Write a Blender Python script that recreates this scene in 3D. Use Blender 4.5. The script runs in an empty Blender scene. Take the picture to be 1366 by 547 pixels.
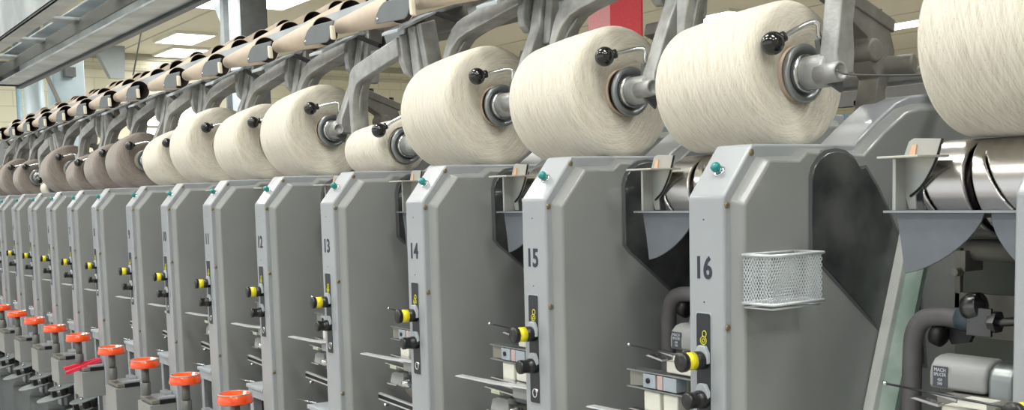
import bpy, bmesh, math, random
from mathutils import Vector, Matrix
random.seed(7)
PI = math.pi
COL = bpy.context.scene.collection

# ------------------------------------------------------------------ basic facts of the place
PITCH = 0.32      # distance between winding units
GAP = 0.062       # extra gap between machine sections
def UX(k):        # x of the left front corner of unit k
    return (k - 16) * PITCH - (GAP if k <= 8 else 0) + (GAP if k >= 17 else 0)
ZC = 1.45         # height of the front corner of a unit

# ------------------------------------------------------------------ materials
def lin(c):
    return tuple(((v / 255) / 12.92 if v / 255 <= 0.04045 else ((v / 255 + 0.055) / 1.055) ** 2.4) for v in c) + (1.0,)

MATS = {}
def mat(name, rgb, rough=0.5, metal=0.0, var=0.06, scale=30.0, bump=0.0, bscale=200.0, spec=0.5, coat=0.0, rgb2=None):
    if name in MATS: return MATS[name]
    m = bpy.data.materials.new(name); m.use_nodes = True
    nt = m.node_tree; b = nt.nodes['Principled BSDF']
    b.inputs['Roughness'].default_value = rough
    b.inputs['Metallic'].default_value = metal
    b.inputs['Specular IOR Level'].default_value = spec
    b.inputs['Coat Weight'].default_value = coat
    tc = nt.nodes.new('ShaderNodeTexCoord')
    n = nt.nodes.new('ShaderNodeTexNoise'); n.inputs['Scale'].default_value = scale; n.inputs['Detail'].default_value = 4
    nt.links.new(tc.outputs['Object'], n.inputs['Vector'])
    r = nt.nodes.new('ShaderNodeValToRGB')
    c = lin(rgb); c2 = lin(rgb2) if rgb2 else tuple(min(1, v * (1 + var)) for v in c[:3]) + (1,)
    c1 = c if rgb2 else tuple(v * (1 - var) for v in c[:3]) + (1,)
    r.color_ramp.elements[0].position = 0.35; r.color_ramp.elements[0].color = c1
    r.color_ramp.elements[1].position = 0.65; r.color_ramp.elements[1].color = c2
    nt.links.new(n.outputs['Fac'], r.inputs['Fac']); nt.links.new(r.outputs['Color'], b.inputs['Base Color'])
    if bump > 0:
        n2 = nt.nodes.new('ShaderNodeTexNoise'); n2.inputs['Scale'].default_value = bscale; n2.inputs['Detail'].default_value = 3
        nt.links.new(tc.outputs['Object'], n2.inputs['Vector'])
        bp = nt.nodes.new('ShaderNodeBump'); bp.inputs['Strength'].default_value = bump; bp.inputs['Distance'].default_value = 0.002
        nt.links.new(n2.outputs['Fac'], bp.inputs['Height']); nt.links.new(bp.outputs['Normal'], b.inputs['Normal'])
    MATS[name] = m
    return m

def yarn_mat(name, rgb, rgb2, speck):
    """wound yarn: threads follow the UV (u around, v along the profile in metres)"""
    m = bpy.data.materials.new(name); m.use_nodes = True
    nt = m.node_tree; N = nt.nodes; L = nt.links; b = N['Principled BSDF']
    b.inputs['Roughness'].default_value = 0.9; b.inputs['Specular IOR Level'].default_value = 0.15
    b.inputs['Sheen Weight'].default_value = 0.25
    uv = N.new('ShaderNodeUVMap'); uv.uv_map = 'UVMap'
    sep = N.new('ShaderNodeSeparateXYZ'); L.new(uv.outputs['UV'], sep.inputs[0])
    def layer(ku, kv, du, dv, sc):
        a = N.new('ShaderNodeMath'); a.operation = 'MULTIPLY'; L.new(sep.outputs[0], a.inputs[0]); a.inputs[1].default_value = ku
        c = N.new('ShaderNodeMath'); c.operation = 'MULTIPLY_ADD'; L.new(sep.outputs[1], c.inputs[0]); c.inputs[1].default_value = kv; L.new(a.outputs[0], c.inputs[2])
        d = N.new('ShaderNodeMath'); d.operation = 'MULTIPLY'; L.new(sep.outputs[0], d.inputs[0]); d.inputs[1].default_value = du
        cb = N.new('ShaderNodeCombineXYZ'); L.new(c.outputs[0], cb.inputs[0]); L.new(d.outputs[0], cb.inputs[1]); cb.inputs[2].default_value = dv
        t = N.new('ShaderNodeTexNoise'); t.inputs['Scale'].default_value = sc; t.inputs['Detail'].default_value = 2.5; t.inputs['Roughness'].default_value = 0.6
        L.new(cb.outputs[0], t.inputs['Vector']); return t
    t1 = layer(110, 900, 20, 0.0, 1.0); t2 = layer(-110, 900, 20, 7.0, 1.0); t3 = layer(70, 420, 8, 3.0, 1.0)
    mx = N.new('ShaderNodeMath'); mx.operation = 'ADD'; L.new(t1.outputs['Fac'], mx.inputs[0]); L.new(t2.outputs['Fac'], mx.inputs[1])
    mx2 = N.new('ShaderNodeMath'); mx2.operation = 'ADD'; L.new(mx.outputs[0], mx2.inputs[0]); L.new(t3.outputs['Fac'], mx2.inputs[1])
    dv = N.new('ShaderNodeMath'); dv.operation = 'DIVIDE'; L.new(mx2.outputs[0], dv.inputs[0]); dv.inputs[1].default_value = 3
    r = N.new('ShaderNodeValToRGB'); r.color_ramp.elements[0].position = 0.36; r.color_ramp.elements[0].color = lin(rgb2)
    r.color_ramp.elements[1].position = 0.56; r.color_ramp.elements[1].color = lin(rgb)
    L.new(dv.outputs[0], r.inputs['Fac'])
    # dark flecks in the raw yarn
    tc = N.new('ShaderNodeTexCoord')
    sp = N.new('ShaderNodeTexNoise'); sp.inputs['Scale'].default_value = 420; sp.inputs['Detail'].default_value = 1
    L.new(tc.outputs['Object'], sp.inputs['Vector'])
    sr = N.new('ShaderNodeValToRGB'); sr.color_ramp.elements[0].position = 0.68; sr.color_ramp.elements[0].color = (0, 0, 0, 1)
    sr.color_ramp.elements[1].position = 0.74; sr.color_ramp.elements[1].color = (1, 1, 1, 1)
    L.new(sp.outputs['Fac'], sr.inputs['Fac'])
    ml = N.new('ShaderNodeMath'); ml.operation = 'MULTIPLY'; L.new(sr.outputs['Color'], ml.inputs[0]); ml.inputs[1].default_value = 0.28
    mc = N.new('ShaderNodeMix'); mc.data_type = 'RGBA'; L.new(ml.outputs[0], mc.inputs['Factor'])
    L.new(r.outputs['Color'], mc.inputs['A']); mc.inputs['B'].default_value = lin(speck)
    L.new(mc.outputs['Result'], b.inputs['Base Color'])
    bp = N.new('ShaderNodeBump'); bp.inputs['Strength'].default_value = 0.4; bp.inputs['Distance'].default_value = 0.001
    L.new(dv.outputs[0], bp.inputs['Height']); L.new(bp.outputs['Normal'], b.inputs['Normal'])
    MATS[name] = m; return m

def emis(name, rgb, s):
    m = bpy.data.materials.new(name); m.use_nodes = True
    b = m.node_tree.nodes['Principled BSDF']
    b.inputs['Base Color'].default_value = lin(rgb); b.inputs['Emission Color'].default_value = lin(rgb); b.inputs['Emission Strength'].default_value = s
    MATS[name] = m; return m

def grain_mat(name, rgb, rough, k):
    """brushed / turned metal with fine streaks"""
    m = mat(name, rgb, rough, 1.0, 0.05, 8)
    return m

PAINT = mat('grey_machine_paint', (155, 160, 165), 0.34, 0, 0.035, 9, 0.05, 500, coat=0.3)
PAINTS = mat('grey_machine_paint_shaded', (138, 141, 141), 0.34, 0, 0.05, 7, 0.10, 450, coat=0.25)  # same grey paint, darkened in colour for the shade on side-facing parts
PAINTD = mat('dark_grey_paint', (92, 96, 98), 0.5, 0, 0.08, 10, 0.05)
BODY = mat('olive_grey_body', (112, 116, 108), 0.55, 0, 0.12, 8)
CAST = mat('cast_aluminium', (158, 159, 157), 0.46, 0.45, 0.12, 40, 0.3, 260, rgb2=(184, 186, 185))
CASTD = mat('dusty_casting', (128, 126, 120), 0.6, 0.25, 0.1, 40, 0.3, 200)
STEEL = mat('polished_steel', (200, 200, 202), 0.2, 1.0, 0.04, 20)
CHROME = mat('chrome', (225, 226, 228), 0.1, 1.0, 0.02, 20)
DRUM = mat('drum_steel', (196, 193, 190), 0.25, 1.0, 0.04, 6)
GROOVE = mat('groove_dark', (52, 46, 42), 0.4, 0.5)
ZINC = mat('zinc_sheet', (150, 156, 156), 0.35, 0.8, 0.1, 25)
GALV = mat('galvanised_steel', (168, 176, 180), 0.4, 0.35, 0.15, 5, rgb2=(206, 212, 216))
GALVD = mat('galvanised_dark', (98, 100, 98), 0.45, 0.4, 0.12, 4)
FIN = mat('fin_blue_grey', (108, 113, 120), 0.42, 0.35, 0.08, 30, 0.1)
WIN = mat('smoked_window', (50, 53, 55), 0.22, 0, 0.25, 14, coat=0.4, rgb2=(88, 90, 90))
RUBBER = mat('black_rubber', (20, 21, 23), 0.5, 0, 0.1)
BALL = mat('black_bakelite', (10, 10, 12), 0.12, 0, 0.02, coat=0.6)
KNOB = mat('black_knob', (22, 24, 27), 0.35, 0, 0.1, coat=0.2)
SLOT = mat('slot_plate_black', (36, 38, 44), 0.35, 0, 0.12)
YEL = mat('yellow_band', (235, 222, 40), 0.4, 0, 0.03)
YELD = mat('yellow_symbol', (200, 196, 60), 0.5)
TEAL = mat('teal_button', (0, 134, 134), 0.3, 0, 0.05, coat=0.4)
ORANGE = mat('orange_cap', (252, 84, 28), 0.18, 0, 0.03, coat=0.8)
INK = mat('number_ink', (44, 46, 62), 0.5)
WHITE = mat('white_plastic', (226, 226, 214), 0.4, 0, 0.03)
BONE = mat('bone_plastic', (222, 216, 196), 0.5, 0, 0.04)
PAPER = mat('cone_paper', (206, 190, 172), 0.7, 0, 0.04, 40)
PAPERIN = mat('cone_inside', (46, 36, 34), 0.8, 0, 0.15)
WIRE = mat('bright_wire', (206, 212, 216), 0.35, 0.25)
BRACK = mat('bracket_grey', (112, 118, 122), 0.42, 0.2, 0.06, 20)
PALE = mat('pale_grey_plate', (170, 178, 184), 0.45, 0.1, 0.06)
SCREW = mat('screw_brass', (150, 138, 112), 0.4, 0.7)
SHOE = mat('splicer_grey', (150, 152, 152), 0.45, 0, 0.04)
LABEL = mat('label_dark', (70, 74, 84), 0.5)
LABELT = mat('label_white', (205, 208, 212), 0.5)
HOSE = mat('hose_grey', (100, 98, 100), 0.6, 0, 0.1)
PINKRED = mat('red_clip', (226, 50, 78), 0.4, 0, 0.05)
GREENG = mat('green_glass_edge', (146, 170, 158), 0.35, 0, 0.12, 30, rgb2=(176, 192, 182))
SENS = mat('sensor_blue_grey', (158, 168, 176), 0.35)
SENSP = mat('sensor_pink_grey', (186, 164, 160), 0.4)
COLUMN = mat('column_paint', (160, 168, 174), 0.55, 0, 0.04, 2)
DUCT = mat('duct_blue_grey', (160, 180, 190), 0.5, 0.1, 0.12, 1.2, rgb2=(190, 204, 210))
REDBAN = mat('red_banner', (226, 74, 84), 0.7)
PINKBAN = mat('pink_banner', (244, 172, 180), 0.7)
YARN = yarn_mat('cream_yarn', (226, 221, 208), (188, 181, 164), (120, 108, 92))
YARND = yarn_mat('grey_brown_yarn', (150, 141, 134), (116, 106, 100), (80, 70, 64))
LIGHT = emis('ceiling_light_panel', (255, 255, 250), 9.0)
BRIGHT = emis('daylight_glass', (255, 255, 248), 3.0)

# ------------------------------------------------------------------ mesh helpers
def xf(M, co): return M @ Vector(co)
def box(bm, x0, x1, y0, y1, z0, z1, M=None):
    vs = [bm.verts.new(Vector(p) if M is None else M @ Vector(p)) for p in
          [(x0, y0, z0), (x1, y0, z0), (x1, y1, z0), (x0, y1, z0), (x0, y0, z1), (x1, y0, z1), (x1, y1, z1), (x0, y1, z1)]]
    for f in [(0, 3, 2, 1), (4, 5, 6, 7), (0, 1, 5, 4), (1, 2, 6, 5), (2, 3, 7, 6), (3, 0, 4, 7)]:
        bm.faces.new([vs[i] for i in f])
def prism(bm, pts, ax, a, b, M=None, shear=None):
    """extrude polygon pts (in the two remaining axes, in order) along axis ax from a to b"""
    def mk(p, t):
        if ax == 0: v = Vector((t, p[0], p[1]))
        elif ax == 1: v = Vector((p[0], t, p[1]))
        else: v = Vector((p[0], p[1], t))
        if shear: v = shear(v)
        return M @ v if M else v
    A = [bm.verts.new(mk(p, a)) for p in pts]; B = [bm.verts.new(mk(p, b)) for p in pts]
    n = len(pts)
    f0 = bm.faces.new(A); f1 = bm.faces.new(list(reversed(B)))
    for i in range(n):
        bm.faces.new([A[i], B[i], B[(i + 1) % n], A[(i + 1) % n]])
    return f0, f1
def frame_from(d):
    d = Vector(d).normalized(); up = Vector((0, 0, 1)) if abs(d.z) < 0.95 else Vector((1, 0, 0))
    a = d.cross(up).normalized(); b = a.cross(d).normalized(); return a, b, d
def lathe(bm, prof, base=(0, 0, 0), axis=(0, 0, 1), n=24, uvl=None, mats=None):
    """revolve profile [(t along axis, radius)]"""
    a, b, d = frame_from(axis); base = Vector(base); rings = []
    for t, r in prof:
        if r <= 1e-6: rings.append([bm.verts.new(base + d * t)])
        else: rings.append([bm.verts.new(base + d * t + (a * math.cos(2 * PI * i / n) + b * math.sin(2 * PI * i / n)) * r) for i in range(n)])
    s = [0]
    for i in range(1, len(prof)): s.append(s[-1] + math.hypot(prof[i][0] - prof[i - 1][0], prof[i][1] - prof[i - 1][1]))
    for j in range(len(rings) - 1):
        A, B = rings[j], rings[j + 1]
        for i in range(n):
            i2 = (i + 1) % n
            if len(A) == 1 and len(B) == 1: continue
            if len(A) == 1: f = bm.faces.new([A[0], B[i2], B[i]]); uvs = [((i + .5) / n, s[j]), ((i + 1) / n, s[j + 1]), (i / n, s[j + 1])]
            elif len(B) == 1: f = bm.faces.new([A[i], A[i2], B[0]]); uvs = [(i / n, s[j]), ((i + 1) / n, s[j]), ((i + .5) / n, s[j + 1])]
            else: f = bm.faces.new([A[i], A[i2], B[i2], B[i]]); uvs = [(i / n, s[j]), ((i + 1) / n, s[j]), ((i + 1) / n, s[j + 1]), (i / n, s[j + 1])]
            f.smooth = True
            if mats: f.material_index = mats[j]
            if uvl:
                for l, q in zip(f.loops, uvs): l[uvl].uv = q
    return rings
def cyl(bm, p, q, r, n=16, r2=None, ch=0.0):
    p = Vector(p); q = Vector(q); L = (q - p).length; r2 = r if r2 is None else r2
    if ch > 0: prof = [(0, 0), (0, r - ch), (ch, r), (L - ch, r2), (L, r2 - ch), (L, 0)]
    else: prof = [(0, 0), (0, r), (L, r2), (L, 0)]
    lathe(bm, prof, p, q - p, n)
def tube(bm, pts, r, n=10, sub=6):
    """smooth tube through points"""
    P = [Vector(p) for p in pts]
    if sub > 1 and len(P) > 2:
        Q = []
        for i in range(len(P) - 1):
            p0 = P[i - 1] if i > 0 else P[i] * 2 - P[i + 1]; p1 = P[i]; p2 = P[i + 1]; p3 = P[i + 2] if i + 2 < len(P) else P[i + 1] * 2 - P[i]
            for k in range(sub):
                t = k / sub
                Q.append(0.5 * ((2 * p1) + (p2 - p0) * t + (2 * p0 - 5 * p1 + 4 * p2 - p3) * t * t + (3 * p1 - p0 - 3 * p2 + p3) * t ** 3))
        Q.append(P[-1]); P = Q
    rings = []; a = None
    for i, p in enumerate(P):
        d = (P[min(i + 1, len(P) - 1)] - P[max(i - 1, 0)]).normalized()
        if a is None: a, b, _ = frame_from(d)
        else:
            a = (a - d * a.dot(d)).normalized(); b = d.cross(a)
        b = d.cross(a)
        rings.append([bm.verts.new(p + (a * math.cos(2 * PI * k / n) + b * math.sin(2 * PI * k / n)) * r) for k in range(n)])
    for j in range(len(rings) - 1):
        for k in range(n):
            f = bm.faces.new([rings[j][k], rings[j][(k + 1) % n], rings[j + 1][(k + 1) % n], rings[j + 1][k]]); f.smooth = True
    bm.faces.new(list(reversed(rings[0]))); bm.faces.new(rings[-1])

def finish(name, bm, mats, parent=None, bevel=0.0, bseg=2, loc=None, smooth=False):
    bmesh.ops.recalc_face_normals(bm, faces=bm.faces[:])
    me = bpy.data.meshes.new(name); bm.to_mesh(me); bm.free()
    for m in (mats if isinstance(mats, (list, tuple)) else [mats]): me.materials.append(m)
    if smooth:
        for p in me.polygons: p.use_smooth = True
    o = bpy.data.objects.new(name, me); COL.objects.link(o)
    if bevel > 0:
        md = o.modifiers.new('Bevel', 'BEVEL'); md.width = bevel; md.segments = bseg; md.limit_method = 'ANGLE'; md.angle_limit = math.radians(35)
        md.harden_normals = False
        for p in me.polygons: p.use_smooth = True
        wn = o.modifiers.new('WN', 'WEIGHTED_NORMAL'); wn.keep_sharp = True
    if parent: o.parent = parent
    if loc: o.location = loc
    return o
def NB(): return bmesh.new()
def root(name, label, cat, loc, group=None):
    o = bpy.data.objects.new(name, None); COL.objects.link(o); o.location = loc; o.empty_display_size = 0.05
    o['label'] = label; o['category'] = cat
    if group: o['group'] = group
    return o
def tag(o, label, cat, group=None):
    o['label'] = label; o['category'] = cat
    if group: o['group'] = group
    return o
def structure(o): o['kind'] = 'structure'; return o
def copy_tree(o, parent=None, skip=()):
    c = o.copy(); COL.objects.link(c)
    if parent: c.parent = parent
    for ch in list(o.children):
        if ch.name.split('.')[0] in skip: continue
        copy_tree(ch, c)
    return c
def text_mesh(name, s, size, sx, m, parent, loc, rot, extrude=0.0002, bold=0.0):
    cu = bpy.data.curves.new(name, 'FONT'); cu.body = s; cu.size = size; cu.extrude = extrude; cu.offset = bold
    cu.align_x = 'CENTER'; cu.align_y = 'CENTER'; cu.resolution_u = 4
    t = bpy.data.objects.new(name + '_c', cu); COL.objects.link(t)
    dg = bpy.context.evaluated_depsgraph_get(); me = bpy.data.meshes.new_from_object(t.evaluated_get(dg))
    bpy.data.objects.remove(t); bpy.data.curves.remove(cu)
    me.name = name; me.materials.clear(); me.materials.append(m)
    o = bpy.data.objects.new(name, me); COL.objects.link(o); o.parent = parent; o.location = loc; o.rotation_euler = rot; o.scale = (sx, 1, 1)
    return o

W = 0.0547         # width of a unit's front face
# words for places along the row
ORD = {17: 'at the right edge of the photo', 16: 'bearing the number 16', 15: 'bearing the number 15', 14: 'bearing the number 14', 13: 'bearing the number 13',
       12: 'bearing the number 12', 11: 'bearing the number 11', 10: 'bearing the number 10', 9: 'bearing the number 9'}
NTH = ['', 'first', 'second', 'third', 'fourth', 'fifth', 'sixth', 'seventh', 'eighth', 'ninth', 'tenth', 'eleventh', 'twelfth']
def place(k):
    if k == 17: return 'the unit cut by the right edge'
    if k >= 9: return 'unit number %d' % k
    return 'the %s unit left of unit number 9' % NTH[9 - k]

# ================================================================== winding unit housing
PROF = [(0.0, 0.70), (0.0, 1.45), (0.0456, 1.507), (0.222, 1.508), (0.262, 1.535), (0.303, 1.559), (0.33, 1.568), (0.42, 1.577), (0.62, 1.575), (0.62, 0.70)]
def make_unit():
    r = root('winding_unit', '', 'winding machine unit', (0, 0, 0), 'numbered winding units in a row')
    bm = NB(); prism(bm, PROF, 0, 0.0, W)
    finish('housing', bm, [PAINT], r, 0.0035, 3)
    # raised side cover with soft chamfers: outer outline at x=W, inner at x=W+h
    h = 0.0150
    outer = [(0.0095, 0.72), (0.0095, 1.445), (0.0515, 1.493), (0.108, 1.494), (0.122, 1.503), (0.218, 1.500), (0.2585, 1.527), (0.300, 1.551), (0.331, 1.558), (0.44, 1.566), (0.60, 1.565), (0.60, 0.72)]
    inner = [(0.0170, 0.735), (0.0170, 1.441), (0.0575, 1.488), (0.106, 1.488), (0.1195, 1.4975), (0.2215, 1.494), (0.261, 1.522), (0.303, 1.5455), (0.333, 1.551), (0.44, 1.555), (0.588, 1.554), (0.588, 0.735)]
    bm = NB()
    A = [bm.verts.new((W - 0.004, y, z)) for y, z in outer]; B = [bm.verts.new((W + 0.002, y, z)) for y, z in outer]; C = [bm.verts.new((W + h, y, z)) for y, z in inner]
    n = len(outer)
    for i in range(n):
        j = (i + 1) % n
        bm.faces.new([A[i], A[j], B[j], B[i]]); bm.faces.new([B[i], B[j], C[j], C[i]])
    bm.faces.new(C); bm.faces.new(list(reversed(A)))
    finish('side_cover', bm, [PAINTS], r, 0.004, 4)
    # shallow step between the flat field and the window surround
    # smoked window: tear shaped, rounded top, tail running back and down
    pts = [(0.125, 1.385), (0.125, 1.466)]
    for i in range(1, 8):
        a = PI - i * PI / 8 * 1.0
        pts.append((0.125 + 0.046 * (1 + math.cos(a)) * 1.0, 1.466 + 0.033 * math.sin(a)))
    pts += [(0.222, 1.480), (0.246, 1.455), (0.268, 1.425), (0.300, 1.375), (0.330, 1.34), (0.345, 1.23), (0.30, 1.236), (0.262, 1.274), (0.206, 1.320), (0.150, 1.364), (0.136, 1.374)]
    bm = NB(); prism(bm, pts, 0, W + h - 0.006, W + h + 0.0020)
    w = finish('smoked_window', bm, [WIN], r, 0.002, 2)
    w['label'] = 'dark smoked window in the side cover'
    # window rim: thin black seal with light outer lip
    bm = NB(); cxy = (0.215, 1.39)
    ring = [(y + (y - cxy[0]) * 0.035 + (-0.002 if y < cxy[0] else 0.002), z + (z - cxy[1]) * 0.035) for y, z in pts]
    prism(bm, ring, 0, W + h - 0.006, W + h + 0.0008)
    finish('window_seal', bm, [PAINTD], r, 0.0008, 2)
    # screws on the flange strip
    for (y, z) in [(0.0052, 1.307), (0.0048, 1.441), (0.0435, 1.4975), (0.0050, 1.10)]:
        bm = NB(); cyl(bm, (W - 0.001, y, z), (W + 0.0016, y, z), 0.0036, 14, ch=0.0006)
        box(bm, W + 0.0012, W + 0.0018, y - 0.0004, y + 0.0004, z - 0.002, z + 0.002)
        finish('screw', bm, [SCREW], r)
    # small pin holes on the front face
    for z in (1.425, 1.3335):
        bm = NB(); cyl(bm, (0.0245, 0.001, z), (0.0245, -0.0004, z), 0.0009, 8); finish('pin_hole', bm, [RUBBER], r)
    # teal push button on the sloping face
    nrm = Vector((0, -0.78, 0.625)).normalized(); c = Vector((0.0275, 0.0222, 1.4778))
    bm = NB(); lathe(bm, [(0, 0), (0, 0.0072), (0.0015, 0.0072), (0.002, 0.006), (0.002, 0)], c - nrm * 0.0005, nrm, 20)
    b0 = finish('button_collar', bm, [CHROME], r)
    bm = NB(); lathe(bm, [(0, 0), (0, 0.0048), (0.007, 0.0058), (0.0095, 0.0052), (0.011, 0.003), (0.0113, 0)], c + nrm * 0.001, nrm, 20)
    finish('start_button', bm, [TEAL], r)
    # switch panel: dark recessed slot plate with rounded corners
    def rr(x0, x1, z0, z1, q):
        P = []
        for cx, cz, a0 in ((x1 - q, z0 + q, -PI / 2), (x1 - q, z1 - q, 0), (x0 + q, z1 - q, PI / 2), (x0 + q, z0 + q, PI)):
            for i in range(5):
                a = a0 + i * PI / 8; P.append((cx + q * math.cos(a), cz + q * math.sin(a)))
        return P
    bm = NB(); prism(bm, rr(0.0122, 0.0356, 1.1715, 1.3222, 0.003), 1, -0.0008, 0.004)
    finish('slot_edge', bm, [PALE], r)
    bm = NB(); prism(bm, rr(0.0135, 0.0345, 1.173, 1.3208, 0.0025), 1, -0.0014, 0.004)
    sp = finish('slot_plate', bm, [SLOT], r)
    # symbols on the slot plate
    def ringm(nm, cx, cz, rad, m, k=1.0):
        bm = NB(); pts_ = [(cx + rad * math.cos(t * 2 * PI / 16), -0.0018, cz + rad * k * math.sin(t * 2 * PI / 16)) for t in range(17)]
        tube(bm, pts_, 0.0006, 5, 1); finish(nm, bm, [m], sp)
    ringm('symbol', 0.0245, 1.2905, 0.0045, YELD); ringm('symbol', 0.0245, 1.2905, 0.002, YELD); ringm('symbol', 0.026, 1.298, 0.003, YELD, 1.2)
    ringm('symbol', 0.024, 1.1865, 0.0045, LABELT, 1.3)
    # indicator collars (grey shields above each knob)
    for z in (1.279, 1.236):
        bm = NB(); prism(bm, [(0.0145, z - 0.014), (0.034, z - 0.014), (0.034, z - 0.002), (0.029, z + 0.006), (0.019, z + 0.006), (0.0145, z - 0.002)], 1, -0.006, 0.0)
        finish('knob_shield', bm, [PALE], r, 0.001)
    # knob with yellow band, axis pointing to the aisle
    kx, kz = 0.0235, 1.2685
    bm = NB(); lathe(bm, [(0, 0), (0, 0.0105), (0.012, 0.0105), (0.0135, 0.0095), (0.026, 0.0093), (0.0265, 0.0110), (0.0315, 0.0113), (0.0332, 0.0104), (0.0335, 0)], (kx, 0.0, kz), (-0.14, -1, 0.0), 26)
    kn = finish('banded_knob', bm, [KNOB], r)
    bm = NB(); lathe(bm, [(0.0145, 0.0092), (0.0145, 0.0101), (0.0255, 0.0101), (0.0255, 0.0092)], (kx, 0.0, kz), (-0.14, -1, 0.0), 26)
    y = finish('yellow_band', bm, [YEL], kn); y['label'] = 'yellow band round the knob'
    bm = NB(); lathe(bm, [(0, 0), (0, 0.0102), (0.010, 0.0104), (0.011, 0.0094), (0.020, 0.0090), (0.0205, 0.0098), (0.025, 0.0096), (0.0265, 0.0080), (0.0265, 0)], (kx + 0.001, 0.0, 1.2245), (-0.14, -1, 0.0), 26)
    finish('plain_knob', bm, [KNOB], r)
    bm = NB(); cyl(bm, (0.028, 0.002, 1.19), (0.028, -0.0025, 1.19), 0.003, 12); finish('lock_screw', bm, [CHROME], r)
    return r
unit0 = make_unit()
units = {}
for k in range(17, 0, -1):
    u = unit0 if k == 17 else copy_tree(unit0)
    u.location = (UX(k), 0, 0)
    if k == 17: u['label'] = 'grey winding unit housing cut off by the right edge of the photo'
    elif k >= 9: u['label'] = 'grey winding unit housing numbered %d, with yellow-banded knob and teal button' % k
    else: u['label'] = 'grey winding unit housing, %s' % place(k)
    units[k] = u
    if k <= 16:
        text_mesh('unit_number', str(k), 0.0345, 0.80 if k >= 10 else 0.85, INK, u, (0.0235, -0.0004, 1.3706), (PI / 2, 0, 0), 0.0003, 0.0007)

# ================================================================== drums, guards, fins
def make_drum():
    nx, nt = 240, 160; x0, x1 = -0.170, 0.012; R = 0.05; xm = -0.113
    bm = NB(); rows = []; gl = bm.verts.layers.float.new('groove')
    def wrap(a):
        return (a + PI) % (2 * PI) - PI
    def groove(x, th):
        """1 inside a yarn groove, 0 on the smooth surface"""
        g = 0.0; th = th % (2 * PI)
        c = xm + 0.012 * math.sin(th - 3.4); w = 0.0005 + 0.0058 * max(0.0, math.cos(th - 3.5)) ** 0.7
        g = max(g, 1 - (abs(x - c) / w) ** 2)
        for (a0, a1, xa, sl, w) in ((2.3, 5.2, xm + 0.004, 0.022, 0.0016), (3.0, 6.2, -0.168, 0.020, 0.0020), (3.4, 6.2, -0.168, 0.012, 0.0016), (0.0, 2.4, xm - 0.03, -0.012, 0.0014), (0.3, 3.0, -0.02, 0.010, 0.0014)):
            if a0 < th < a1:
                q = xa + sl * (th - a0) * (1 + 0.25 * (th - a0)); f_ = min(1, (th - a0) * 4, (a1 - th) * 4)
                g = max(g, (1 - (abs(x - q) / w) ** 2) * f_)
        return max(0.0, g)
    for i in range(nx + 1):
        x = x0 + (x1 - x0) * i / nx; row = []
        e = min(i, nx - i) / nx * (x1 - x0); Rb = R - max(0, 0.004 - e) * 0.9
        for j in range(nt):
            th = 2 * PI * j / nt; d = groove(x, th); rr_ = Rb - 0.006 * d
            v = bm.verts.new((x, 0.17 + rr_ * math.cos(th), 1.453 + rr_ * math.sin(th))); v[gl] = d
            row.append(v)
        rows.append(row)
    for i in range(nx):
        for j in range(nt):
            j2 = (j + 1) % nt
            f = bm.faces.new([rows[i][j], rows[i + 1][j], rows[i + 1][j2], rows[i][j2]]); f.smooth = True
    for row in (rows[0], rows[-1]): bm.faces.new(row)
    nt_ = DRUM.node_tree; b_ = nt_.nodes['Principled BSDF']; src = b_.inputs['Base Color'].links[0].from_socket
    at = nt_.nodes.new('ShaderNodeAttribute'); at.attribute_name = 'groove'
    rp = nt_.nodes.new('ShaderNodeValToRGB'); rp.color_ramp.elements[0].position = 0.15; rp.color_ramp.elements[1].position = 0.5
    nt_.links.new(at.outputs['Fac'], rp.inputs['Fac'])
    mx = nt_.nodes.new('ShaderNodeMix'); mx.data_type = 'RGBA'; nt_.links.new(rp.outputs['Color'], mx.inputs['Factor']); nt_.links.new(src, mx.inputs['A']); mx.inputs['B'].default_value = lin((34, 30, 30))
    nt_.links.new(mx.outputs['Result'], b_.inputs['Base Color'])
    return finish('winding_drum', bm, [DRUM])
drum0 = make_drum()
tag(drum0, '', 'winding drum', 'grooved steel drums under the yarn packages')
bm = NB(); cyl(bm, (-0.215, 0.17, 1.453), (0.05, 0.17, 1.453), 0.014, 18); finish('axle', bm, [STEEL], drum0)

GUARD = mat('guard_metal', (176, 180, 178), 0.4, 0.3, 0.1, 30, rgb2=(190, 188, 178))
def make_guard():
    r = root('drum_guard', '', 'guard', (0, 0, 0), 'sheet metal guards at the drum ends')
    bm = NB(); box(bm, -0.189, -0.142, 0.075, 0.128, 1.4845, 1.487); finish('shelf', bm, [GUARD], r, 0.0006)
    bm = NB()
    prism(bm, [(-0.188, 1.484), (-0.181, 1.502), (-0.175, 1.505), (-0.143, 1.503), (-0.148, 1.483), (-0.156, 1.468), (-0.165, 1.456), (-0.173, 1.447), (-0.172, 1.433), (-0.180, 1.433), (-0.186, 1.450), (-0.188, 1.470)], 1, 0.117, 0.1195)
    g = finish('curved_shield', bm, [GUARD], r, 0.0005)
    bm = NB(); tube(bm, [(-0.142, 0.116, 1.503), (-0.149, 0.116, 1.482), (-0.157, 0.116, 1.467), (-0.166, 0.116, 1.455), (-0.178, 0.116, 1.446)], 0.0013, 6, 4)
    finish('shield_edge', bm, [RUBBER], g)
    bm = NB(); box(bm, -0.188, -0.184, 0.10, 0.1195, 1.432, 1.486); finish('side_strip', bm, [GUARD], r, 0.0005)
    bm = NB(); prism(bm, [(-0.180, 1.4865), (-0.176, 1.4985), (-0.171, 1.4985), (-0.173, 1.4865)], 1, 0.1155, 0.1168)
    o = finish('warning_strip', bm, [mat('orange_sticker', (232, 186, 150), 0.5)], r); o['label'] = 'pale orange sticker on the guard'
    return r
guard0 = make_guard()

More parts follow.
